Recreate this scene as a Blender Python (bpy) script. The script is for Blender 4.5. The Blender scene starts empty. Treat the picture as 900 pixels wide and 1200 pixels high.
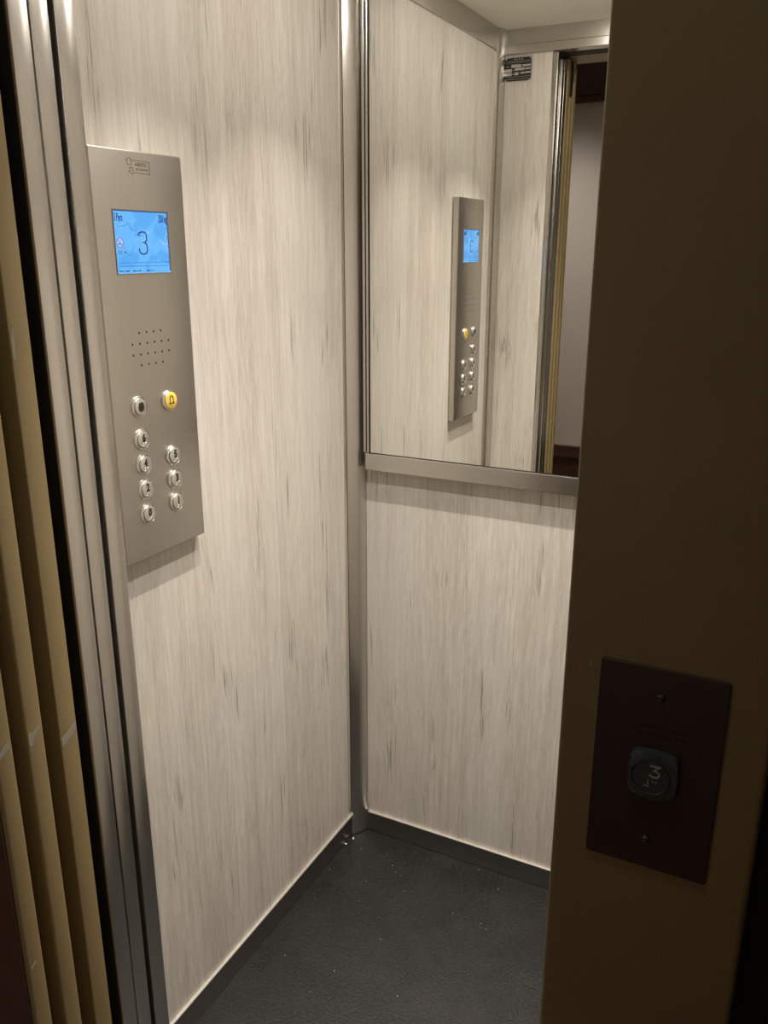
import bpy, bmesh, math, random
from mathutils import Matrix, Vector
random.seed(4)
S = bpy.context.scene
COL = S.collection
PI = math.pi

# ------------------------------------------------------------ camera
cam_data = bpy.data.cameras.new('camera')
cam = bpy.data.objects.new('camera', cam_data)
COL.objects.link(cam)
S.camera = cam
YAW, PITCH, ROLL, FPX = 0.471132, 0.299590, -0.00098, 996.3
cam_data.sensor_fit = 'VERTICAL'
cam_data.sensor_height = 36.0
cam_data.lens = FPX / 1200.0 * 36.0
cam_data.clip_start = 0.02
_f = Vector((-math.sin(YAW) * math.cos(PITCH), math.cos(YAW) * math.cos(PITCH), -math.sin(PITCH)))
_r = Vector((math.cos(YAW), math.sin(YAW), 0))
_u = _r.cross(_f)
_r2 = _r * math.cos(ROLL) - _u * math.sin(ROLL)
_u2 = _r * math.sin(ROLL) + _u * math.cos(ROLL)
cam.matrix_world = Matrix(((_r2.x, _u2.x, -_f.x, 0.94066), (_r2.y, _u2.y, -_f.y, -1.70075),
                           (_r2.z, _u2.z, -_f.z, 1.487), (0, 0, 0, 1)))

# ------------------------------------------------------------ view, world, lights
S.view_settings.view_transform = 'Standard'
S.view_settings.look = 'None'
S.view_settings.gamma = 1.0
S.view_settings.use_curve_mapping = False
S.view_settings.exposure = 0.0
W = bpy.data.worlds.new('world')
S.world = W
W.use_nodes = True
W.node_tree.nodes['Background'].inputs[0].default_value = (0.02, 0.018, 0.015, 1)
W.node_tree.nodes['Background'].inputs[1].default_value = 0.05

CEIL = 2.087          # cabin ceiling
CW, CD = 0.84, 0.925  # cabin width and depth
SPOTS = [(0.30, -0.31), (0.54, -0.31), (0.30, -0.66), (0.54, -0.66)]
SPOT_W, SPOT_COL, SPOT_SPREAD, LENS_EMIT = 2.6, (1.0, 0.925, 0.845), math.radians(77), 370.0
HALL_LAMPS = [(0.60, -1.46, 1.45, PI), (-0.25, -2.15, 3.9, math.radians(84))]  # second lamp is added to brighten the hall wall in the mirror


def area_light(name, loc, size, watt, colour, spread=PI):
    d = bpy.data.lights.new(name, 'AREA')
    d.shape = 'DISK'
    d.size = size
    d.energy = watt
    d.color = colour
    d.spread = spread
    o = bpy.data.objects.new(name, d)
    o.location = loc
    COL.objects.link(o)
    return o


for sx, sy in SPOTS:
    area_light('downlight_lamp', (sx, sy, CEIL - 0.0115), 0.022, SPOT_W, SPOT_COL, SPOT_SPREAD)
for hx, hy, hw_, hs_ in HALL_LAMPS:
    area_light('hall_lamp', (hx, hy, 2.47), 0.20, hw_, (0.97, 0.96, 0.95), hs_)


# ------------------------------------------------------------ materials
def mat(name, colour=(.5, .5, .5), rough=.5, metal=0.0, spec=.5, emit=None, estr=0.0):
    m = bpy.data.materials.new(name)
    m.use_nodes = True
    b = m.node_tree.nodes['Principled BSDF']
    b.inputs['Base Color'].default_value = (*colour, 1)
    b.inputs['Roughness'].default_value = rough
    b.inputs['Metallic'].default_value = metal
    b.inputs['Specular IOR Level'].default_value = spec
    if emit:
        b.inputs['Emission Color'].default_value = (*emit, 1)
        b.inputs['Emission Strength'].default_value = estr
    return m


class NT:
    """tiny node builder"""
    def __init__(s, m):
        s.t = m.node_tree
        s.b = s.t.nodes['Principled BSDF']

    def n(s, typ, **kw):
        nd = s.t.nodes.new(typ)
        for k, v in kw.items():
            setattr(nd, k, v)
        return nd

    def link(s, a, b):
        s.t.links.new(a, b)

    def put(s, sock, v):
        if hasattr(v, 'is_linked') or isinstance(v, bpy.types.NodeSocket):
            s.link(v, sock)
        else:
            sock.default_value = v

    def math(s, op, a, b=0.0, c=0.0, clamp=False):
        nd = s.n('ShaderNodeMath', operation=op, use_clamp=clamp)
        s.put(nd.inputs[0], a)
        s.put(nd.inputs[1], b)
        s.put(nd.inputs[2], c)
        return nd.outputs[0]

    def xyz(s, x, y, z):
        nd = s.n('ShaderNodeCombineXYZ')
        for i, v in enumerate((x, y, z)):
            s.put(nd.inputs[i], v)
        return nd.outputs[0]

    def noise(s, vec, scale=1.0, detail=4.0, rough=.55, dist=0.0):
        nd = s.n('ShaderNodeTexNoise')
        s.link(vec, nd.inputs['Vector'])
        nd.inputs['Scale'].default_value = scale
        nd.inputs['Detail'].default_value = detail
        nd.inputs['Roughness'].default_value = rough
        nd.inputs['Distortion'].default_value = dist
        return nd.outputs[0]

    def ramp(s, f, a, b, ca=(0, 0, 0, 1), cb=(1, 1, 1, 1)):
        nd = s.n('ShaderNodeValToRGB')
        s.link(f, nd.inputs[0])
        e = nd.color_ramp.elements
        e[0].position, e[0].color = a, ca
        e[1].position, e[1].color = b, cb
        return nd.outputs[0]

    def mix(s, f, a, b, blend='MIX'):
        nd = s.n('ShaderNodeMix', data_type='RGBA', blend_type=blend)
        s.put(nd.inputs[0], f)
        for i, v in ((6, a), (7, b)):
            if isinstance(v, tuple):
                nd.inputs[i].default_value = (*v[:3], 1)
            else:
                s.link(v, nd.inputs[i])
        return nd.outputs[2]

    def coords(s):
        tc = s.n('ShaderNodeTexCoord')
        sp = s.n('ShaderNodeSeparateXYZ')
        s.link(tc.outputs['Object'], sp.inputs[0])
        return sp.outputs[0], sp.outputs[1], sp.outputs[2], tc.outputs['Object']

    def bump(s, h, strength, dist=.001):
        nd = s.n('ShaderNodeBump')
        nd.inputs['Strength'].default_value = strength
        nd.inputs['Distance'].default_value = dist
        s.link(h, nd.inputs['Height'])
        s.link(nd.outputs[0], s.b.inputs['Normal'])


def make_wood():
    m = mat('whitewashed_oak', rough=.52, spec=.35)
    t = NT(m)
    x, y, z, v = t.coords()
    u = t.math('ADD', x, t.math('MULTIPLY', y, 1.0))
    # boards of the laminate print, each with its own shift and tint
    warp = t.noise(t.xyz(t.math('MULTIPLY', u, 3), 0.0, t.math('MULTIPLY', z, .9)), 1, 2)
    uw = t.math('ADD', u, t.math('MULTIPLY', warp, .05))
    pid = t.math('FLOOR', t.math('DIVIDE', uw, .104))
    wn = t.n('ShaderNodeTexWhiteNoise', noise_dimensions='1D')
    t.link(pid, wn.inputs['W'])
    zs = t.math('ADD', z, t.math('MULTIPLY', wn.outputs[0], 7.0))

    def st(su, sz, detail=5, rough=.6, dist=0.0, off=0.0):
        return t.noise(t.xyz(t.math('MULTIPLY', uw, su), off, t.math('MULTIPLY', zs, sz)), 1, detail, rough, dist)
    broad = st(9, .7, 3)
    streak = st(75, 2.3, 6, .66)
    fine = st(300, 13, 4, .65, 0, 3.0)
    pore = st(420, 45, 2, .6, .5, 21.0)
    # cathedral figure: bands of a warped field
    fig = st(13, 1.5, 2, .5, .4, 5.0)
    bands = t.math('SINE', t.math('MULTIPLY', fig, 95.0))
    bands = t.math('MULTIPLY_ADD', bands, .5, .5)
    f1 = t.math('MULTIPLY_ADD', t.ramp(streak, .33, .68), .38, t.math('MULTIPLY', t.ramp(broad, .34, .66), .32))
    f1 = t.math('ADD', f1, t.math('MULTIPLY_ADD', t.ramp(fine, .36, .62), .30, t.math('MULTIPLY', t.ramp(pore, .45, .62), .12)))
    f1 = t.math('ADD', f1, t.math('MULTIPLY', bands, .12), clamp=True)
    col = t.mix(f1, (.71, .668, .605), (.42, .38, .33))
    # greyish tint patches
    grey = t.ramp(st(6, .9, 2, .5, 0, 9.0), .45, .72)
    col = t.mix(t.math('MULTIPLY', grey, .45), col, (.585, .575, .53))
    # dark checks and knots
    zone = t.ramp(st(20, 3.4, 2, .5, 0, 13.0), .585, .65)
    hair = t.ramp(st(190, 6.0, 4, .6, .25, 17.0), .53, .60)
    crack = t.math('MULTIPLY', zone, hair)
    col = t.mix(t.math('MULTIPLY', crack, .78), col, (.21, .19, .165))
    kn = t.n('ShaderNodeTexVoronoi', feature='F1', distance='EUCLIDEAN')
    wv = t.noise(t.xyz(t.math('MULTIPLY', u, 60), 0.0, t.math('MULTIPLY', z, 22)), 1, 3)
    t.link(t.xyz(t.math('MULTIPLY_ADD', wv, .12, t.math('MULTIPLY', u, 6.3)), 0.0,
                 t.math('MULTIPLY_ADD', wv, .10, t.math('MULTIPLY', z, 2.1))), kn.inputs['Vector'])
    kn.inputs['Scale'].default_value = 1.0
    knot = t.ramp(kn.outputs['Distance'], .06, .15, (1, 1, 1, 1), (0, 0, 0, 1))
    knot = t.math('MULTIPLY', knot, t.ramp(t.noise(t.xyz(t.math('MULTIPLY', u, 95), 0.0, t.math('MULTIPLY', z, 17)), 1, 4), .42, .56))
    col = t.mix(t.math('MULTIPLY', knot, .72), col, (.24, .225, .205))
    t.link(col, t.b.inputs['Base Color'])
    h = t.math('ADD', t.math('MULTIPLY', fine, .6), t.math('MULTIPLY', t.math('SUBTRACT', 1.0, crack), .6))
    h = t.math('ADD', h, t.math('MULTIPLY', bands, .25))
    t.bump(h, .35, .0006)
    t.link(t.math('MULTIPLY_ADD', fine, .25, .38), t.b.inputs['Roughness'])
    return m


def make_steel(name, axis, colour=(.60, .575, .535), rough=.25):
    """brushed stainless, the brush lines run along axis"""
    m = mat(name, colour, rough, 1.0)
    t = NT(m)
    x, y, z, v = t.coords()
    k = [240.0, 240.0, 240.0]
    k[axis] = 2.5
    br = t.noise(t.xyz(t.math('MULTIPLY', x, k[0]), t.math('MULTIPLY', y, k[1]), t.math('MULTIPLY', z, k[2])), 1, 2, .5)
    sm = t.noise(v, 14, 3, .5, .3)
    t.link(t.math('MULTIPLY_ADD', sm, .08, rough - .04), t.b.inputs['Roughness'])
    c = t.mix(t.ramp(br, .3, .7), tuple(q * .985 for q in colour), tuple(q * 1.01 for q in colour))
    t.link(t.mix(t.math('MULTIPLY', t.ramp(sm, .55, .8), .10), c, tuple(q * .86 for q in colour)), t.b.inputs['Base Color'])
    return m


def make_paint(name, colour, rough=.42):
    m = mat(name, colour, rough)
    t = NT(m)
    x, y, z, v = t.coords()
    peel = t.noise(v, 420, 2, .5)
    big = t.noise(v, 7, 3, .6)
    t.link(t.mix(big, tuple(c * .88 for c in colour), tuple(c * 1.12 for c in colour)), t.b.inputs['Base Color'])
    t.bump(peel, .18, .0006)
    return m


def make_floor():
    m = mat('black_rubber_floor', (.02, .02, .02), .4)
    t = NT(m)
    x, y, z, v = t.coords()
    peb = t.n('ShaderNodeTexVoronoi')
    peb.inputs['Scale'].default_value = 420
    t.link(v, peb.inputs['Vector'])
    gr = t.ramp(t.noise(v, 170, 4, .7), .36, .66)
    dust = t.ramp(t.noise(v, 6, 6, .7, .4), .45, .8)
    col = t.mix(gr, (.0025, .0024, .0022), (.0150, .0142, .0130))
    col = t.mix(t.math('MULTIPLY', dust, .35), col, (.036, .034, .030))
    sp = t.n('ShaderNodeTexVoronoi')
    sp.inputs['Scale'].default_value = 60
    t.link(v, sp.inputs['Vector'])
    sepc = t.n('ShaderNodeSeparateColor')
    t.link(sp.outputs['Color'], sepc.inputs[0])
    dot = t.math('MULTIPLY', t.math('LESS_THAN', sp.outputs['Distance'], .075), t.math('GREATER_THAN', sepc.outputs[0], .78))
    col = t.mix(t.math('MULTIPLY', dot, .8), col, (.42, .40, .36))
    t.link(col, t.b.inputs['Base Color'])
    t.link(t.math('MULTIPLY_ADD', gr, .25, .30), t.b.inputs['Roughness'])
    t.bump(t.math('ADD', peb.outputs['Distance'], gr), .45, .0010)
    t.b.inputs['Specular IOR Level'].default_value = .3
    t.b.inputs['Coat Weight'].default_value = .35
    t.b.inputs['Coat Roughness'].default_value = .22
    return m


def make_plaster(name, colour):
    m = mat(name, colour, .75)
    t = NT(m)
    x, y, z, v = t.coords()
    t.link(t.mix(t.noise(v, 5, 5, .6), tuple(c * .93 for c in colour), tuple(c * 1.05 for c in colour)), t.b.inputs['Base Color'])
    t.bump(t.noise(v, 160, 3), .15, .001)
    return m


def make_darkwood():
    m = mat('dark_red_wood', (.06, .025, .015), .4)
    t = NT(m)
    x, y, z, v = t.coords()
    g = t.noise(t.xyz(t.math('MULTIPLY', x, 2), t.math('MULTIPLY', y, 2), t.math('MULTIPLY', z, 60)), 1, 5)
    t.link(t.mix(g, (.070, .030, .018), (.12, .055, .035)), t.b.inputs['Base Color'])
    return m


def make_screen():
    m = mat('blue_lcd', (.01, .02, .05), .25)
    t = NT(m)
    x, y, z, v = t.coords()
    n = t.noise(v, 26, 3, .5, .8)
    c = t.mix(t.ramp(n, .46, .54), (.085, .40, .90), (.13, .49, 1.0))
    c = t.mix(t.ramp(t.noise(v, 48, 2, .5, 1.2), .63, .68), c, (.20, .55, 1.0))
    t.link(c, t.b.inputs['Emission Color'])
    t.b.inputs['Emission Strength'].default_value = 0.95
    return m


WOOD = make_wood()
STEEL_V = make_steel('brushed_steel_upright', 2)
STEEL_X = make_steel('brushed_steel_cross', 0)
STEEL_Y = make_steel('brushed_steel_depth', 1)
PANEL = make_steel('satin_steel', 1, (.565, .537, .488), .36)
CHROME = mat('button_steel', (.80, .78, .73), .24, 1.0)
CAPST = mat('button_cap_steel', (.76, .74, .69), .42, 1.0)
PAINT = make_paint('olive_brown_paint', (.33, .245, .112))
FLOOR = make_floor()
CEILM = make_plaster('cream_ceiling', (.86, .83, .75))
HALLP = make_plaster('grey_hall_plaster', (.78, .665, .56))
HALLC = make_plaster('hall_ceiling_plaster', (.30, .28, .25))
HALLE = make_plaster('darkened_end_plaster', (.22, .19, .16))  # darkened so the unseen end walls bounce less light onto the frame
HALLF = make_darkwood()
DARK = mat('dark_recess', (.012, .011, .010), .6)
BLACK = mat('black_ink', (.012, .011, .010), .5)
CHAR = make_paint('charcoal_wall', (.022, .021, .019), .6)
SKIRT = make_steel('dark_steel', 0, (.34, .32, .295), .34)
EDGE = mat('bright_steel_edge', (.82, .79, .72), .45, 1.0)
SATIN = mat('satin_strip', (.74, .69, .61), .5, 1.0)
SILVER = mat('mirror_silver', (.90, .90, .865), .0, 1.0)
SCREEN = make_screen()
INK = mat('lcd_ink', (.0, .0, .0), .4, emit=(.010, .055, .24), estr=.9)
INKL = mat('lcd_ink_faint', (.0, .0, .0), .4, emit=(.06, .28, .74), estr=.9)
PALE = mat('lcd_pale', (.0, .0, .0), .4, emit=(.42, .62, 1.0), estr=.95)
LRED = mat('lcd_red', (.0, .0, .0), .4, emit=(.22, .12, .52), estr=.9)
YELLOW = mat('yellow_plastic', (.80, .55, .085), .35)
ETCH = mat('etched_grey', (.22, .195, .16), .5, .3)
BRONZE = mat('dark_bronze_plate', (.085, .055, .043), .36, .35)
BTN = mat('dark_green_plastic', (.085, .098, .094), .26)
BTNR = mat('dark_ring', (.16, .155, .14), .25, .8)
RAISED = mat('raised_highlight_grey', (.62, .60, .55), .35, .3)  # light grey stands in for highlights on dark raised marks
CHIPM = mat('bare_chip', (.36, .33, .27), .6)
CRUMB = mat('white_crumb', (.75, .72, .66), .8)
LENS = mat('lamp_lens', (.9, .85, .75), .4, emit=SPOT_COL, estr=LENS_EMIT)
PLATED = mat('plate_print', (.24, .23, .21), .5)
PLATEW = mat('plate_metal', (.50, .48, .43), .35, .6)
LAMPG = mat('hall_lamp_glass', (.9, .85, .75), .4, emit=(1, .88, .7), estr=.6)


# ------------------------------------------------------------ mesh helpers
def link(name, bm, m, parent=None, smooth=False):
    bmesh.ops.recalc_face_normals(bm, faces=bm.faces)
    me = bpy.data.meshes.new(name)
    bm.to_mesh(me)
    bm.free()
    if smooth:
        for p in me.polygons:
            p.use_smooth = True
        try:
            me.set_sharp_from_angle(angle=math.radians(38))
        except Exception:
            pass
    me.materials.append(m)
    o = bpy.data.objects.new(name, me)
    COL.objects.link(o)
    if parent:
        o.parent = parent
    return o


def box(lo, hi, bev=0.0, seg=2, bm=None):
    new = bmesh.new()
    vs = [new.verts.new((x, y, z)) for x in (lo[0], hi[0]) for y in (lo[1], hi[1]) for z in (lo[2], hi[2])]
    for f in ((0, 1, 3, 2), (4, 6, 7, 5), (0, 4, 5, 1), (2, 3, 7, 6), (0, 2, 6, 4), (1, 5, 7, 3)):
        new.faces.new([vs[i] for i in f])
    if bev:
        bmesh.ops.bevel(new, geom=new.edges[:], offset=bev, segments=seg, profile=.5, affect='EDGES')
    if bm is None:
        return new
    me = bpy.data.meshes.new('tmp')
    new.to_mesh(me)
    new.free()
    bm.from_mesh(me)
    bpy.data.meshes.remove(me)
    return bm


def prism(pts, w0, w1, axis='z', bm=None, bev=0.0):
    """polygon pts extruded; axis z: (x,y) polygon along z; axis w: local (u,v) polygon, w out"""
    bm = bm or bmesh.new()
    a = [bm.verts.new((p[0], p[1], w0)) for p in pts]
    b = [bm.verts.new((p[0], p[1], w1)) for p in pts]
    n = len(pts)
    bm.faces.new(a[::-1])
    top = bm.faces.new(b)
    for i in range(n):
        bm.faces.new((a[i], a[(i + 1) % n], b[(i + 1) % n], b[i]))
    if bev:
        bmesh.ops.bevel(bm, geom=list(top.edges), offset=bev, segments=2, profile=.5, affect='EDGES')
    return bm


def circ(cx, cy, r, n=32, sy=1.0):
    return [(cx + r * math.cos(2 * PI * i / n), cy + r * sy * math.sin(2 * PI * i / n)) for i in range(n)]


def rrect(x0, y0, x1, y1, r, n=5, bulge=0.0):
    out = []
    for cx, cy, a in ((x1 - r, y1 - r, 0), (x0 + r, y1 - r, PI / 2), (x0 + r, y0 + r, PI), (x1 - r, y0 + r, 1.5 * PI)):
        for i in range(n + 1):
            t = a + PI / 2 * i / n
            out.append((cx + r * math.cos(t), cy + r * math.sin(t)))
    if bulge:
        mx, my, hx, hy = (x0 + x1) / 2, (y0 + y1) / 2, (x1 - x0) / 2, (y1 - y0) / 2
        dense = []
        for i in range(len(out)):
            p, q = out[i], out[(i + 1) % len(out)]
            k = 6 if math.dist(p, q) > r else 1
            for j in range(k):
                dense.append((p[0] + (q[0] - p[0]) * j / k, p[1] + (q[1] - p[1]) * j / k))
        out = [(px + bulge * ((px - mx) / hx) * (1 - ((py - my) / hy) ** 2), py + bulge * ((py - my) / hy) * (1 - ((px - mx) / hx) ** 2))
               for px, py in dense]
    return out


def lathe(prof, cx, cy, n=32, bm=None):
    """profile (r, w) revolved about the local w axis at (cx, cy)"""
    bm = bm or bmesh.new()
    rings = []
    for r, w in prof:
        if r < 1e-7:
            rings.append([bm.verts.new((cx, cy, w))])
        else:
            rings.append([bm.verts.new((cx + r * math.cos(2 * PI * i / n), cy + r * math.sin(2 * PI * i / n), w)) for i in range(n)])
    for a, b in zip(rings, rings[1:]):
        for i in range(n):
            j = (i + 1) % n
            if len(a) == 1 and len(b) > 1:
                bm.faces.new((a[0], b[i], b[j]))
            elif len(b) == 1 and len(a) > 1:
                bm.faces.new((a[i], a[j], b[0]))
            elif len(a) > 1:
                bm.faces.new((a[i], a[j], b[j], b[i]))
    return bm


def stroke(pts, width, w0, w1, closed=False, bm=None):
    """a flat ribbon of given width along a polyline, raised from w0 to w1"""
    bm = bm or bmesh.new()
    n = len(pts)
    L, R = [], []
    for i in range(n):
        p = Vector(pts[i])
        a = Vector(pts[i - 1]) if (i or closed) else None
        b = Vector(pts[(i + 1) % n]) if (i < n - 1 or closed) else None
        d1 = (p - a).normalized() if a is not None else None
        d2 = (b - p).normalized() if b is not None else None
        if d1 is None:
            t, k = d2, 1
        elif d2 is None:
            t, k = d1, 1
        else:
            t = (d1 + d2)
            t = t.normalized() if t.length > 1e-6 else d1
            k = min(2.0, 1 / max(.3, t.dot(d1)))
        nn = Vector((-t.y, t.x)) * width / 2 * k
        L.append(p + nn)
        R.append(p - nn)
    rows = [[bm.verts.new((q.x, q.y, w)) for q in s] for s, w in ((L, w0), (R, w0), (R, w1), (L, w1))]
    m = n if closed else n - 1
    for i in range(m):
        j = (i + 1) % n
        for k in range(4):
            a, b = rows[k], rows[(k + 1) % 4]
            bm.faces.new((a[i], a[j], b[j], b[i]))
    if not closed:
        bm.faces.new([r[0] for r in rows])
        bm.faces.new([r[-1] for r in rows])
    return bm


def arc(cx, cy, r, a0, a1, n=8, sy=1.0):
    return [(cx + r * math.cos(math.radians(a0 + (a1 - a0) * i / n)), cy + r * sy * math.sin(math.radians(a0 + (a1 - a0) * i / n))) for i in range(n + 1)]


def text_bm(txt, height, cx, cy, w0, w1, squeeze=1.0, bold=0.0, align='CENTER'):
    """lettering as a thin raised mesh: capital height, centre x, centre y of the capitals"""
    cu = bpy.data.curves.new('lettering', 'FONT')
    cu.body = txt
    cu.align_x = align
    cu.size = 1.0
    cu.offset = bold
    cu.resolution_u = 3
    o = bpy.data.objects.new('lettering', cu)
    COL.objects.link(o)
    dg = bpy.context.evaluated_depsgraph_get()
    me = bpy.data.meshes.new_from_object(o.evaluated_get(dg))
    bpy.data.objects.remove(o)
    bpy.data.curves.remove(cu)
    bm = bmesh.new()
    bm.from_mesh(me)
    bpy.data.meshes.remove(me)
    s = height / .69
    ext = bmesh.ops.extrude_face_region(bm, geom=bm.faces[:])
    up = {v for v in ext['geom'] if isinstance(v, bmesh.types.BMVert)}
    for v in bm.verts:
        v.co = Vector((cx + v.co.x * s * squeeze, cy + (v.co.y - .345) * s, w1 if v in up else w0))
    return bm


BRAILLE = {'0': (2, 4, 5), '1': (1,), '2': (1, 2), '3': (1, 4), '4': (1, 4, 5), '5': (1, 5), '6': (1, 2, 4)}


def braille_bm(digit, cx, cy, pitch, r, w):
    bm = bmesh.new()
    for cell, dots in ((0, (3, 4, 5, 6)), (1, BRAILLE[digit])):
        for d in dots:
            colm, row = (0 if d < 4 else 1), (d - 1) % 3
            lathe([(r, w), (r * .8, w + r * .55), (r * .4, w + r * .85), (0, w + r)],
                  cx + (cell * 2.5 + colm - 1.75) * pitch, cy - (row - 1) * pitch, 8, bm)
    return bm


def tag(o, label=None, cat=None, group=None, kind=None):
    for k, v in (('label', label), ('category', cat), ('group', group), ('kind', kind)):
        if v:
            o[k] = v
    return o


def empty(name, loc=(0, 0, 0), basis=None):
    o = bpy.data.objects.new(name, None)
    o.empty_display_size = .05
    mtx = basis.to_4x4() if basis else Matrix.Identity(4)
    mtx.translation = loc
    o.matrix_world = mtx
    COL.objects.link(o)
    return o


def struct(name, bm, m, label=None, parent=None, smooth=False):
    o = link(name, bm, m, parent, smooth)
    if not parent:
        tag(o, label, None, None, 'structure')
    return o


# local frames (columns: right, up, out)
ON_LEFT = Matrix(((0, 0, 1), (1, 0, 0), (0, 1, 0)))       # wall facing +X
ON_LANDING = Matrix(((1, 0, 0), (0, 0, -1), (0, 1, 0)))   # face towards -Y
ON_FRONT = Matrix(((-1, 0, 0), (0, 0, 1), (0, 1, 0)))     # face towards +Y

# ------------------------------------------------------------ cabin shell
struct('floor', box((-.02, -.955, -.03), (CW + .02, .02, 0)), FLOOR, 'black speckled rubber floor of the lift cabin')
cb = box((-.02, -.955, CEIL), (CW + .02, .02, CEIL + .02))
struct('ceiling', cb, CEILM, 'cream ceiling of the lift cabin, seen in the mirror')
BB = .066
struct('wall_left', box((-.018, -.868, BB), (0, -.056, CEIL - .02), .0006, 1), WOOD, 'left cabin wall of whitewashed oak laminate behind the control panel')
struct('wall_back', box((.0272, 0, BB - .006), (CW - .0272, .018, CEIL - .02), .0006, 1), WOOD, 'back cabin wall of whitewashed oak laminate below the mirror')
struct('wall_right', box((CW, -.868, BB), (CW + .018, -.056, CEIL - .02), .0006, 1), WOOD, 'right cabin wall of whitewashed oak laminate, out of sight behind the door frame')
struct('wall_front', box((.012, -.943, BB), (.151, -CD, CEIL - .04), .0006, 1), WOOD, 'narrow oak laminate wall beside the doorway, seen in the mirror')

# skirtings, each with its bright top edge
b = struct('baseboard_left', box((-.012, -.94, 0), (.001, -.03, BB - .003), .0012, 1), SKIRT, 'dark steel skirting under the left oak wall')
link('skirting_edge', box((-.012, -.90, BB - .0028), (.006, -.040, BB + .0012), .0006, 1), EDGE, b)
b = struct('baseboard_back', box((.02, -.001, 0), (CW - .02, .012, BB - .009), .0012, 1), SKIRT, 'dark steel skirting under the oak back wall')
link('skirting_edge', box((.030, -.006, BB - .0088), (CW - .03, .012, BB - .0048), .0006, 1), EDGE, b)
b = struct('baseboard_right', box((CW - .001, -.94, 0), (CW + .012, -.03, BB - .003), .0012, 1), SKIRT, 'dark steel skirting under the hidden right wall')
link('skirting_edge', box((CW - .006, -.90, BB - .0028), (CW + .012, -.040, BB + .0012), .0006, 1), EDGE, b)
struct('baseboard_front', box((.005, -.937, 0), (.155, -CD + .001, BB - .003), .0012, 1), SKIRT, 'dark steel skirting under the narrow wall by the doorway')

# steel bands under the ceiling
struct('trim_1', box((-.012, -CD, CEIL - .060), (.004, 0, CEIL), .0012, 1), STEEL_Y, 'brushed steel band between left wall and ceiling')
struct('trim_2', box((0, -.004, CEIL - .060), (CW, .012, CEIL), .0012, 1), STEEL_X, 'brushed steel band between mirror and ceiling')
struct('trim_3', box((CW - .004, -CD, CEIL - .060), (CW + .012, 0, CEIL), .0012, 1), STEEL_Y, 'brushed steel band above the hidden right wall')
t4 = struct('trim_4', box((0, -.945, CEIL - .042), (CW, -CD + .003, CEIL), .0012, 1), STEEL_X, 'brushed steel band over the doorway, seen in the mirror')
link('lower_lip', box((.012, -.953, CEIL - .066), (CW, -CD + .009, CEIL - .0425), .0015, 1), STEEL_X, t4)


# corner posts
def post(pa, pb, bulge, label, name='corner_post'):
    """convex steel post between two wall points, hollow back filled"""
    a, c = Vector(pa), Vector(pb)
    d = c - a
    nrm = Vector((-d.y, d.x)).normalized()
    cen = Vector((CW / 2, -CD / 2))
    if nrm.dot(cen - a) < 0:
        nrm = -nrm
    pts = []
    for i in range(13):
        s = i / 12
        pts.append(a + d * s + nrm * bulge * (1 - (2 * s - 1) ** 2))
    pts += [c - nrm * .018, a - nrm * .018]
    o = link(name, prism([(p.x, p.y) for p in pts], .003, CEIL - .0005), STEEL_V, None, True)
    tag(o, label, 'corner post', None)
    return o


post((.000, -.041), (.027, .000), .0028, 'brushed steel corner post between the left wall and the mirror')
post((.000, -.876), (.013, -.923), .006, 'brushed steel corner post beside the rating plate, seen in the mirror')
post((CW, -.041), (CW - .027, 0), .0028, 'steel post in the hidden back right cabin corner')
post((CW, -.876), (CW - .013, -.923), .006, 'steel post in the hidden front right cabin corner')
for x0, x1, lab in ((-.008, -.0005, 'slim steel cover strip along the back edge of the left oak wall'),
                    (CW + .0005, CW + .008, 'slim steel cover strip along the hidden right oak wall')):
    o = link('cover_strip', box((x0, -.0545, BB), (x1, -.042, CEIL - .062), .0008, 1), SATIN)
    tag(o, lab, 'strip')
o = link('cover_strip', box((-.008, -.8765, BB), (-.0005, -.869, CEIL - .062), .0008, 1), SATIN)
tag(o, 'slim steel cover strip at the doorway end of the left oak wall', 'strip')

# car jamb (front return) left and right
def jamb(x0, x1, sgn, name, label):
    pts = []
    xa = x1 if sgn > 0 else x0
    o = struct(name, box((x0, -.953, 0), (x1, -CD - .0005, CEIL - .067), .0014, 2), STEEL_V, label, None, True)
    return o


jamb(.1512, .1678, 1, 'trim_5', 'brushed steel jamb of the cabin doorway beside the oak wall')
jamb(.807, .84, -1, 'trim_6', 'brushed steel jamb of the cabin doorway on the hidden side')

# ------------------------------------------------------------ mirror and rail
mir = tag(empty('wall_mirror', (0, -.001, 1.036)), 'large wall mirror on the back wall reflecting the control panel', 'mirror')
def mp(bm):
    for v in bm.verts:
        v.co.y += .001
        v.co.z -= 1.036
    return bm
link('glass', mp(box((.0475, -.015, 1.041), (CW - .0475, -.001, CEIL - .062))), SILVER, mir)
for x0, x1 in ((.0298, .0360), (.0385, .0440), (CW - .0360, CW - .0298), (CW - .0440, CW - .0385)):
    link('side_trim', mp(box((x0, -.0185, 1.040), (x1, -.001, CEIL - .061), .0012, 1)), STEEL_V, mir)
for x0, x1 in ((.0361, .0384), (.0441, .0474), (CW - .0384, CW - .0361), (CW - .0474, CW - .0441)):
    link('side_channel', mp(box((x0, -.013, 1.040), (x1, -.001, CEIL - .061))), DARK, mir)
rail = link('mirror_rail', box((.0365, -.022, 1.001), (CW - .0365, 0, 1.0395), .0012, 2), STEEL_X, None)
tag(rail, 'horizontal brushed steel rail under the mirror', 'rail')

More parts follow.
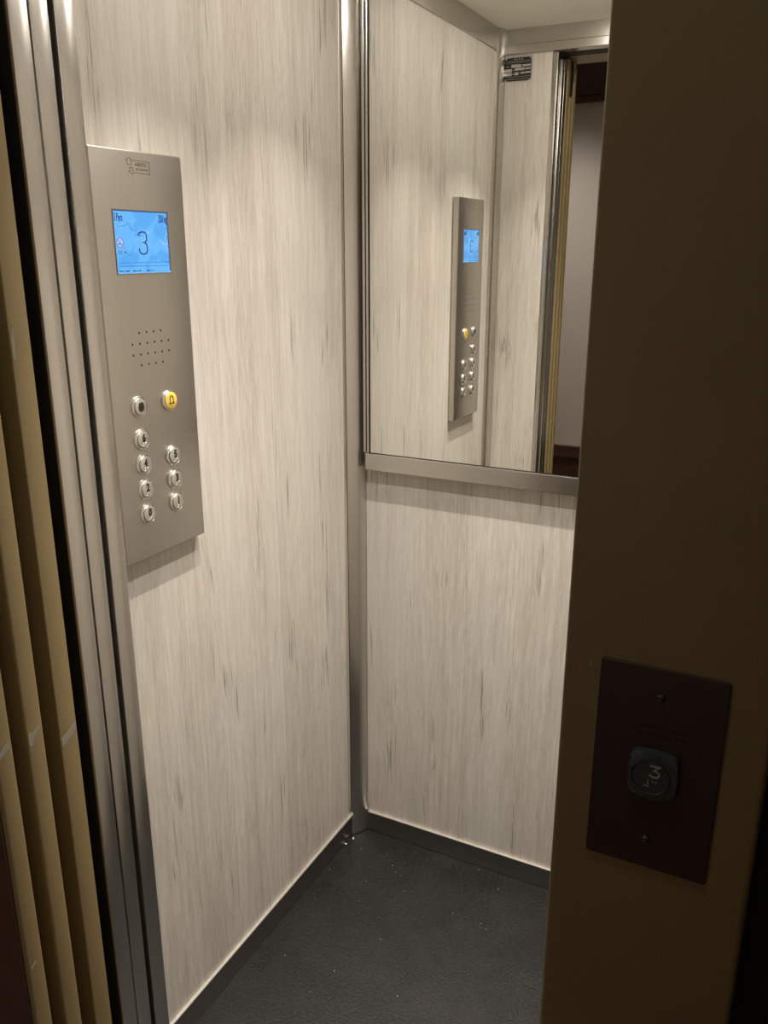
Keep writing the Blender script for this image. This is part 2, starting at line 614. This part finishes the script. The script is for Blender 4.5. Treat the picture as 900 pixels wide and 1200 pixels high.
# ------------------------------------------------------------ downlights
for i, (sx, sy) in enumerate(SPOTS):
    d = tag(empty('ceiling_downlight', (sx, sy, CEIL)), 'small round steel downlight in the cabin ceiling, above frame, ' + ('back left', 'back right', 'front left', 'front right')[i] + ' of four', 'downlight', 'downlights in the cabin ceiling')
    link('bezel', lathe([(.016, 0), (.036, 0), (.036, -.003), (.030, -.006), (.019, -.004), (.016, 0)], 0, 0, 28), CHROME, d, True)
    link('lens', lathe([(.0155, -.0005), (.0150, -.005), (.011, -.0085), (.006, -.0102), (0, -.0108)], 0, 0, 28), LENS, d)

# ------------------------------------------------------------ control panel on the left wall
PY, PZ = -.6785, 1.011                     # centre line and foot of the panel
cp = tag(empty('control_panel', (0, PY, PZ), ON_LEFT), 'tall brushed steel control panel with blue screen on the left wall', 'control panel')
PT = .018
PH = .612
link('faceplate', box((-.0965, 0, .0002), (.0965, PH, PT), .0024, 3), PANEL, cp, True)


def U(y):
    return y - PY


def V(z):
    return z - PZ


# blue screen in a recessed frame
sx0, sx1, sz0, sz1 = U(-.7385), U(-.6230), V(1.4527), V(1.5406)
scr = link('screen', box((sx0, sz0, PT - .001), (sx1, sz1, PT + .0006)), SCREEN, cp)
scr['label'] = 'lit blue display showing the number 3'
e = PT + .0006
w2 = e + .0003
fr = bmesh.new()
for lo, hi in (((sx0 - .001, sz1, PT - .001), (sx1 + .001, sz1 + .0014, PT + .0015)), ((sx0 - .001, sz0 - .001, PT - .001), (sx1 + .001, sz0, PT + .0012)),
               ((sx0 - .001, sz0, PT - .001), (sx0, sz1, PT + .0012)), ((sx1 - .0016, sz0 + .002, PT - .001), (sx1 - .0002, sz1, PT + .0012))):
    box(lo, hi, 0, 2, fr)
link('screen_frame', fr, ETCH, cp)
link('shadow_line', stroke([(sx0 + .001, sz1 - .0007), (sx1 - .0022, sz1 - .0007), (sx1 - .0022, sz0 + .003)], .0014, e, w2), INK, scr)
scx = (sx0 + sx1) / 2 - .003
scz = (sz0 + sz1) / 2
# the numeral 3
pts = [(scx - .0085, scz + .0095)] + arc(scx, scz + .0095, .0085, 180, 0, 8, .62) + \
      [(scx + .0085, scz + .0032), (scx + .0045, scz - .0002), (scx - .001, scz - .0002), (scx + .0045, scz - .0004), (scx + .0085, scz - .0040), (scx + .0085, scz - .0115)] + \
      arc(scx, scz - .0115, .0085, 0, -180, 8, .62)[1:] + [(scx - .0085, scz - .0085)]
link('numeral', stroke([(p[0] + .002, p[1]) for p in pts], .0021, e, w2), INK, scr)
link('lettering', text_bm('3 Pers', .0108, sx0 + .0005, sz1 - .0095, e, w2, .44, .012, 'LEFT'), INK, scr)
link('lettering', text_bm('250 kg', .0108, sx1 - .0030, sz1 - .0095, e, w2, .44, .012, 'RIGHT'), INK, scr)
cx, cz = sx0 + .0090, scz - .0008
link('pictogram_disc', prism(circ(cx, cz, .0066, 24), e, w2), PALE, scr)
ns = stroke(circ(cx, cz, .0066, 24), .0010, w2, w2 + .0002, True)
stroke([(cx - .0046, cz + .0046), (cx + .0046, cz - .0046)], .0010, w2, w2 + .0002, False, ns)
link('no_smoking_sign', ns, LRED, scr)
cg = box((cx - .0040, cz - .0024, w2), (cx + .0030, cz - .0012, w2 + .00015))
link('pictogram_cigarette', cg, INK, scr)
ce = stroke(arc(cx - .0020, cz - .0132, .0022, 50, 310, 8), .0006, e, w2)
stroke(arc(cx + .0035, cz - .0132, .0022, 50, 310, 8), .0006, e, w2, False, ce)
stroke([(cx + .0014, cz - .0132), (cx + .0033, cz - .0132)], .0006, e, w2, False, ce)
for k in range(3):
    box((cx + .0062 + k * .0017, cz - .0140, e), (cx + .0074 + k * .0017, cz - .0124, w2), 0, 2, ce)
link('conformity_mark', ce, INK, scr)
sm = bmesh.new()
for row, hgt in ((.0140, .0022), (.0092, .0022)):
    x = sx0 + .004
    while x < sx1 - .006:
        ln = random.uniform(.0012, .0045)
        x2 = x
        while x2 < x + ln:
            box((x2, sz0 + row + random.uniform(0, .0005), e), (x2 + .0006, sz0 + row + hgt * random.uniform(.6, 1), w2), 0, 2, sm)
            x2 += .0010
        x = x2 + .0009
o = link('small_print', sm, INKL, scr)
o['kind'] = 'stuff'
sm = bmesh.new()
for x, n in ((sx0 + .003, 15), (sx0 + .031, 13), (sx0 + .060, 12)):
    for k in range(n):
        if k in (6, 9):
            continue
        box((x + k * .0014, sz0 + .0026, e), (x + k * .0014 + .0009, sz0 + .0026 + random.uniform(.0013, .0020), w2), 0, 2, sm)
o = link('small_print', sm, INK, scr)
o['kind'] = 'stuff'
# pale streaks of the picture behind the numeral
ps = stroke([(sx1 - .004, scz + .016), (sx1 - .009, scz + .007), (sx1 - .004, scz - .003), (sx1 - .016, scz - .000), (sx1 - .021, scz + .002)], .0009, e, e + .0001)
stroke([(sx1 - .016, scz), (sx1 - .008, scz - .006), (sx1 - .003, scz - .012)], .0008, e, e + .0001, False, ps)
link('picture_line', ps, PALE, scr)
link('picture_line', stroke([(sx0 + .007, scz + .021), (sx0 + .022, scz + .023), (sx0 + .030, scz + .027), (sx0 + .035, scz + .018), (sx0 + .044, scz + .015)], .0010, e, e + .0001), INKL, scr)
link('picture_line', stroke([(sx0 + .016, scz - .006), (sx0 + .019, scz - .013), (sx0 + .026, scz - .019), (sx0 + .033, scz - .016), (sx0 + .037, scz - .006)], .0010, e, e + .0001), INKL, scr)

# engraved maker's mark
lx0, lx1, lz0, lz1 = U(-.7040), U(-.6550), V(1.5915), V(1.6125)
h = lz1 - lz0
t0, t1 = PT - .0004, PT + .00035
mk = stroke([(lx0 + .0005, lz0 + h * .83), (lx0 + .0075, lz1), (lx0 + .0125, lz0 + h * .85), (lx1, lz0 + h * .85), (lx1, lz0 + h * .06), (lx0 + .018, lz0 + h * .06),
             (lx0 + .0125, lz0 - h * .06), (lx0 + .0050, lz0 + h * .12), (lx0 + .0080, lz0 + h * .13), (lx0 + .0080, lz0 + h * .38), (lx0 + .0140, lz0 + h * .38), (lx0 + .0140, lz0 + h * .13), (lx0 + .016, lz0 + h * .10)], .0011, t0, t1)
stroke([(lx0 + .0005, lz0 + h * .83), (lx0 + .0035, lz0 + h * .81), (lx0 + .0035, lz0 + h * .55), (lx0 + .0115, lz0 + h * .55), (lx0 + .0115, lz0 + h * .85)], .0011, t0, t1, False, mk)
link('engraved_mark', mk, ETCH, cp)
link('lettering', text_bm('AIRPEC', .0050, (lx0 + .014 + lx1) / 2, lz0 + h * .64, t0, t1, 1.12, .02), ETCH, cp)
link('lettering', text_bm('ASCENSORS', .0032, (lx0 + .016 + lx1) / 2, lz0 + h * .30, t0, t1, 1.05, .0), ETCH, cp)

# loudspeaker holes: rows of four, six, six and four
for z, n, y0 in ((1.3660, 4, -.7048), (1.3500, 6, -.7208), (1.3338, 6, -.7208), (1.3178, 4, -.7048)):
    for k in range(n):
        link('speaker_hole', prism(circ(U(y0 + .016 * k), V(z), .0018, 8), PT - .001, PT + .0002), BLACK, cp)


# push buttons
def button(y, z, digit, name='floor_button'):
    cx, cz = U(y), V(z)
    R = .0170
    ring = link(name, lathe([(R, PT - .0005), (R, PT + .0010), (R - .0009, PT + .0030), (R - .0018, PT + .0034), (R - .0024, PT + .0026), (R - .0030, PT + .0040), (R - .0036, PT + .0044), (R - .0042, PT + .0036), (R - .0042, PT)],
                            cx, cz, 36), CHROME, cp, True)
    capm = YELLOW if digit == 'bell' else CAPST
    k_ = .0010 if digit == 'bell' else 0.0
    link('cap', lathe([(R - .0042 + k_, PT + .001), (R - .0045 + k_, PT + .0049), (R - .0053 + k_, PT + .0054), (0, PT + .0054)], cx, cz, 36), capm, ring, True)
    c0, c1 = PT + .0052, PT + .0057
    if digit == 'bell':
        ring['label'] = 'yellow alarm button with a bell'
        p = [(cx - .0060, cz - .0042), (cx - .0038, cz - .0028), (cx - .0038, cz + .0038)] + arc(cx, cz + .0038, .0038, 180, 0, 8) + [(cx + .0038, cz - .0028), (cx + .0060, cz - .0042)]
        bm = stroke(p, .0016, c0, c1)
        stroke([(cx - .0060, cz - .0042), (cx + .0060, cz - .0042)], .0016, c0, c1, False, bm)
        link('bell_sign', bm, BLACK, ring)
    elif digit == 'door':
        ring['label'] = 'button with a black door-opening sign'
        bm = bmesh.new()
        for a in (-1, 0, 1):
            hh = .0074 - abs(a) * .0008
            box((cx + a * .0031 - .0013, cz - hh, c0), (cx + a * .0031 + .0013, cz + hh, c1), 0, 2, bm)
        for s in (-1, 1):
            prism([(cx + s * .0044, cz - .0060), (cx + s * .0062, cz), (cx + s * .0044, cz + .0060)], c0, c1, 'z', bm)
        link('door_sign', bm, BLACK, ring)
    else:
        ring['label'] = 'button marked %s' % digit
        link('numeral', text_bm(digit, .0122, cx, cz + .0030, c0, c1, .74, .055), BLACK, ring)
        link('braille', braille_bm(digit, cx, cz - .0074, .0022, .00105, PT + .0052), EDGE, ring)
    return ring


YL, YR = -.7190, -.6495
button(YL, 1.2560, 'door', 'door_button')
button(YR, 1.2555, 'bell', 'alarm_button')
for d, y, z in (('6', YL, 1.2050), ('4', YL, 1.1652), ('2', YL, 1.1254), ('0', YL, 1.0850), ('5', YR, 1.1656), ('3', YR, 1.1257), ('1', YR, 1.0867)):
    button(y, z, d)

# ------------------------------------------------------------ rating plate by the doorway (seen in the mirror)
rp = tag(empty('rating_plate', (.051, -CD, 1.9830), ON_FRONT), 'small black and silver rating plate high on the narrow oak wall, seen in the mirror', 'plate')
c = .007
hw, hh = .0422, .0336
link('plate', prism(rrect(-hw, -hh, hw, hh, .002, 3), 0, .0012), PLATEW, rp)
k = .003
oct_ = [(-hw + k + c, -hh + k), (hw - k - c, -hh + k), (hw - k - c * .3, -hh + k + c * .7), (hw - k, -hh + k + c), (hw - k, hh - k - c), (hw - k - c, hh - k), (-hw + k + c, hh - k), (-hw + k, hh - k - c), (-hw + k, -hh + k + c)]
link('black_field', prism(oct_, .0012, .0016), BLACK, rp)
for sxn in (-1, 1):
    for szn in (-1, 1):
        link('rivet', lathe([(.0021, .0012), (.0016, .0022), (0, .0026)], sxn * (hw - .0042), szn * (hh - .0042), 10), CHROME, rp, True)


def pl(x0, x1, z0, z1):
    # coordinates as seen in the mirror: x from 0 (left) to 1, z from 0 (bottom) to 1
    a, b2 = hw - k - x1 * 2 * (hw - k), hw - k - x0 * 2 * (hw - k)
    return (a, -hh + k + z0 * 2 * (hh - k), .0016), (b2, -hh + k + z1 * 2 * (hh - k), .0019)


for r_ in ((.24, .62, .58, .71), (.66, .98, .60, .69), (.02, .26, .40, .53), (.37, .74, .45, .56), (.76, .98, .47, .54), (.02, .26, .24, .37), (.37, .52, .25, .37), (.60, .78, .30, .37), (.80, .98, .31, .38)):
    link('value_box', box(*pl(*r_)), PLATEW, rp)
tl = bmesh.new()
for r_ in ((.06, .10, .60, .66), (.12, .16, .60, .66), (.28, .34, .28, .34), (.54, .57, .31, .35), (.28, .35, .45, .49)):
    box(*pl(*r_), 0, 2, tl)
for x0, x1, z0 in ((.05, .98, .78), (.05, .98, .84), (.04, .98, .17), (.06, .94, .07)):
    x = x0
    while x < x1 - .02:
        x2 = min(x1, x + random.uniform(.03, .10))
        box(*pl(x, x2, z0, z0 + .022), 0, 2, tl)
        x = x2 + .012
for x0 in (.34, .42, .52, .62):
    box(*pl(x0, x0 + .055, .90, .96), 0, 2, tl)
o = link('print_lines', tl, PLATED, rp)
o['kind'] = 'stuff'


# ------------------------------------------------------------ car doors (two steel leaves slid open to the left)
def car_leaf(n, y0, y1, label):
    o = struct(n, box((-.46 if n == 'door_1' else -.40, y1, .012), (.1695, y0, 2.006), .0009, 2), STEEL_V, label, None, True)
    return o


car_leaf('door_1', -.9640, -.9885, 'inner steel leaf of the cabin door, slid open, its edge beside the jamb')
car_leaf('door_2', -.9912, -1.0165, 'outer steel leaf of the cabin door, slid open, edge next to the brown doors')
link('dark_sheet', box((-.39, -1.0178, .012), (.1655, -1.0166, 2.006)), DARK, bpy.data.objects['door_2'])  # thin dark sheet added over the leaf so the gap reads black
struct('trim_7', box((-.46, -1.020, 2.022), (CW + .1, -.9535, 2.30)), DARK, 'dark door header of the cabin above the doorway')
struct('trim_8', box((-.46, -1.020, -.03), (CW + .1, -.9555, .004)), SKIRT, 'cabin door sill')
struct('wall_shaft', box((-.47, -1.016, -.03), (-.462, -.92, 2.30)), DARK, 'dark end of the door pocket')


# landing doors: two painted leaves and the frame post
def paint_leaf(name, x0, y0, y1, top, label, r=.0038, x1=.1672):
    return struct(name, box((x0, y1, .012), (x1, y0, top), r, 3), PAINT, label, None, True)


d3 = paint_leaf('door_3', -.47, -1.0345, -1.0630, 2.02, 'olive brown landing door leaf nearest the steel doors, with a chipped edge', .0020)
d4 = paint_leaf('door_4', -.47, -1.0815, -1.1090, 2.02, 'olive brown landing door leaf in the middle, with a chipped edge', .0045, .1647)
s1 = struct('trim_9', box((-.075, -1.1505, 0), (.1622, -1.1245, 2.25), .0045, 3), PAINT, 'olive brown left post of the landing door frame', None, True)


pc = link('post_cover', box((-.075, -1.1545, 0), (.1575, -1.1506, 2.02), .001, 1), HALLF, s1)  # dark red cover added to make the post's front face darker
pc['label'] = 'dark red wooden cover added on the landing side'


def chip(parent, pts, x=.1672):
    pts = [(p[0] + .1672 - x, p[1]) for p in pts]
    return chip_mesh(parent, pts, x)


def chip_mesh(parent, pts, x):
    """an irregular bare patch on an edge that faces +X; pts in (y, z)"""
    bm = bmesh.new()
    a = [bm.verts.new((x - .0006, p[0], p[1])) for p in pts]
    b_ = [bm.verts.new((x + .0003, p[0], p[1])) for p in pts]
    n = len(pts)
    bm.faces.new(a)
    bm.faces.new(b_)
    for i in range(n):
        bm.faces.new((a[i], a[(i + 1) % n], b_[(i + 1) % n], b_[i]))
    return link('paint_chip', bm, CHIPM, parent)


chip(d3, [(-1.0605, .896), (-1.0605, .908), (-1.050, .912), (-1.043, .917), (-1.0365, .921), (-1.0365, .911), (-1.045, .905), (-1.052, .900)])
chip(d4, [(-1.1075, .921), (-1.1075, .938), (-1.100, .937), (-1.089, .944), (-1.088, .940), (-1.098, .931), (-1.103, .921)], .1647)
chip(s1, [(-1.150, .925), (-1.150, .933), (-1.136, .943), (-1.134, .935), (-1.142, .930)], .1622)
chip(d3, [(-1.0605, 1.372), (-1.0608, 1.395), (-1.057, 1.410), (-1.0565, 1.392), (-1.0575, 1.374)])
chip(s1, [(-1.1505, .622), (-1.150, .626), (-1.142, .632), (-1.142, .629)], .1622)
link('guide_block', box((.150, -1.088, 1.925), (.1685, -1.062, 2.02), .002, 1), DARK, d4)

# landing side: header, right frame post, walls
struct('trim_10', box((-.075, -1.155, 2.025), (.946, -1.030, 2.25), .003, 2), PAINT, 'olive brown header of the landing door frame')
fr_r = struct('trim_11', box((.8075, -1.160, 0), (.9465, -1.030, 2.25), .0050, 4), PAINT, 'wide olive brown right post of the landing door frame with the call button', None, True)
struct('trim_12', box((-.47, -1.158, -.03), (.946, -1.024, .003)), SKIRT, 'landing door sill')
struct('wall_landing_left', box((-2.2, -1.130, 0), (-.0755, -1.1135, 2.5)), HALLP, 'grey landing wall left of the lift')
struct('wall_landing_right', box((.947, -1.110, 0), (2.3, -1.05, 2.5)), CHAR, 'dark wall right of the landing door frame')
struct('wall_landing_top', box((-.0755, -1.130, 2.251), (.947, -1.05, 2.5)), HALLP, 'grey landing wall above the lift door')

# hall behind the camera, seen in the mirror
struct('floor_hall', box((-2.2, -2.62, -.03), (2.3, -1.159, 0)), HALLF, 'dark reddish floor of the landing')
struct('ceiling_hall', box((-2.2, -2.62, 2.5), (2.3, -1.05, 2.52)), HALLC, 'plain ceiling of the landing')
struct('wall_hall', box((-2.2, -2.62, 0), (2.3, -2.60, 2.5)), HALLP, 'grey plaster wall across the landing, seen in the mirror')
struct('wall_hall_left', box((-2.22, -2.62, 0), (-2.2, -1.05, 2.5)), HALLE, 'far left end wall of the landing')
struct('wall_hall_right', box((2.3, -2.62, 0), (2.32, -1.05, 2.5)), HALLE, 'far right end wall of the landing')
dado = struct('baseboard_hall', box((-2.2, -2.60, 0), (2.3, -2.585, .455)), HALLF, 'dark red wooden dado of the landing wall, seen in the mirror')
link('dado_cap', box((-2.2, -2.60, .457), (2.3, -2.575, .52), .003, 2), HALLF, dado)
beam = struct('trim_13', box((-2.2, -2.60, 2.165), (2.3, -2.57, 2.305)), HALLF, 'dark red wooden beam above the landing wall, seen in the mirror')
link('beam_strip', box((-2.2, -2.60, 2.135), (2.3, -2.56, 2.160), .002, 1), HALLF, beam)
link('beam_strip', box((-2.2, -2.60, 2.310), (2.3, -2.56, 2.40), .002, 1), HALLF, beam)
for (hx, hy, hw_, hs_), lab in zip(HALL_LAMPS, ('small flush lamp on the landing ceiling near the lift doorway, above frame', 'small added lamp on the landing ceiling farther left, above frame, brightening the hall wall')):
    hl = tag(empty('hall_ceiling_lamp', (hx, hy, 2.5)), lab, 'lamp', 'landing ceiling lamps')
    link('base', lathe([(.13, 0), (.13, -.012), (.118, -.016), (.118, 0)], 0, 0, 32), PLATEW, hl, True)
    link('lamp_shade', lathe([(.116, -.006), (.105, -.018), (.06, -.024), (0, -.025)], 0, 0, 32), LAMPG, hl, True)

# ------------------------------------------------------------ call station on the right frame post
cs = tag(empty('call_plate', (.8755, -1.160, 1.0625), ON_LANDING), 'dark bronze call plate with one round button on the landing door frame', 'call plate')
link('plate', prism([(p[0], p[1]) for p in rrect(-.0415, 0, .0425, .157, .002, 3)], 0, .0022, 'z', None, .0007), BRONZE, cs)
for z in (.1370, .0245):
    s = link('screw', lathe([(.0032, .002), (.0032, .0030), (.0022, .0040), (0, .0043)], 0, z, 16), BTNR, cs, True)
    link('screw_slot', box((-.0024, z - .0004, .0038), (.0024, z + .0004, .00445)), BLACK, s)
fl = bmesh.new()
x = -.016
for row in (.112, .1065):
    x = -.017
    while x < .017:
        x2 = x + random.uniform(.002, .006)
        box((x, row, .0021), (x2, row + .0022, .00235), 0, 2, fl)
        x = x2 + .0012
o = link('faded_print', fl, mat('faded_red_print', (.05, .022, .018), .5), cs)
o['kind'] = 'stuff'
hb = link('button_housing', prism(rrect(-.0148, .0625, .0158, .0955, .004, 5, .0012), .002, .0085, 'z', None, .0022), BTN, cs, True)
link('button_ring', lathe([(.0132, .0084), (.0132, .0092), (.0128, .0095), (.0123, .0092), (.0123, .0084)], -.0006, .0785, 40), BTNR, hb, True)
link('button_cap', lathe([(.0123, .0084), (.0122, .0089), (0, .0092)], -.0006, .0785, 40), BTN, hb, True)
n0, n1 = .0090, .0098
nx, nz = .0020, .0835
bm3 = stroke([(nx - .0032, nz + .0042), (nx + .0030, nz + .0042), (nx - .0004, nz + .0010), (nx + .0012, nz + .0008), (nx + .0030, nz - .0006), (nx + .0032, nz - .0022), (nx + .0018, nz - .0040), (nx - .0008, nz - .0042), (nx - .0034, nz - .0028)], .0011, n0, n1)
link('numeral', bm3, RAISED, hb)
link('braille', braille_bm('3', nx - .0022, .0735, .0021, .0007, .0090), RAISED, hb)
# bare nick beside the plate and nicks on the frame edge
o = link('paint_chip', prism([(.8255, 1.210), (.8275, 1.211), (.8278, 1.215), (.8262, 1.2165)], 0, .0003), CHIPM, fr_r)
o.matrix_local = Matrix(((1, 0, 0, 0), (0, 0, -1, -1.16), (0, 1, 0, 0), (0, 0, 0, 1)))

# ------------------------------------------------------------ crumbs on the floor
def crumb(x, y, sx, sy, sz, rot, label):
    bm = bmesh.new()
    bmesh.ops.create_icosphere(bm, subdivisions=2, radius=1.0)
    for v in bm.verts:
        j = 1 + random.uniform(-.18, .18)
        v.co = Vector((v.co.x * sx * j, v.co.y * sy * j, max(v.co.z, -.7) * sz * j))
    lo = min(v.co.z for v in bm.verts)
    for v in bm.verts:
        v.co.z -= lo
    o = link('floor_crumb', bm, CRUMB, None, True)
    o.location = (x, y, 0)
    o.rotation_euler = (0, 0, rot)
    tag(o, label, 'crumb')


def on_floor(u, v):
    d = cam.matrix_world.to_3x3() @ Vector(((u - 450) / FPX, -(v - 600) / FPX, -1))
    p = cam.matrix_world.translation
    return p + d * (-p.z / d.z)


CRUMBS = [((414, 983), .0022, .0040, .002, .4, 'white elongated crumb on the black floor in front of the corner post'),
          ((405.5, 989.5), .0030, .0024, .002, .2, 'white crumb on the black floor left of the corner post, by the skirting')]
for (u, v), a, b_, c_, r_, lab in CRUMBS:
    p = on_floor(u, v)
    crumb(p.x, p.y, a, b_, c_, r_, lab)
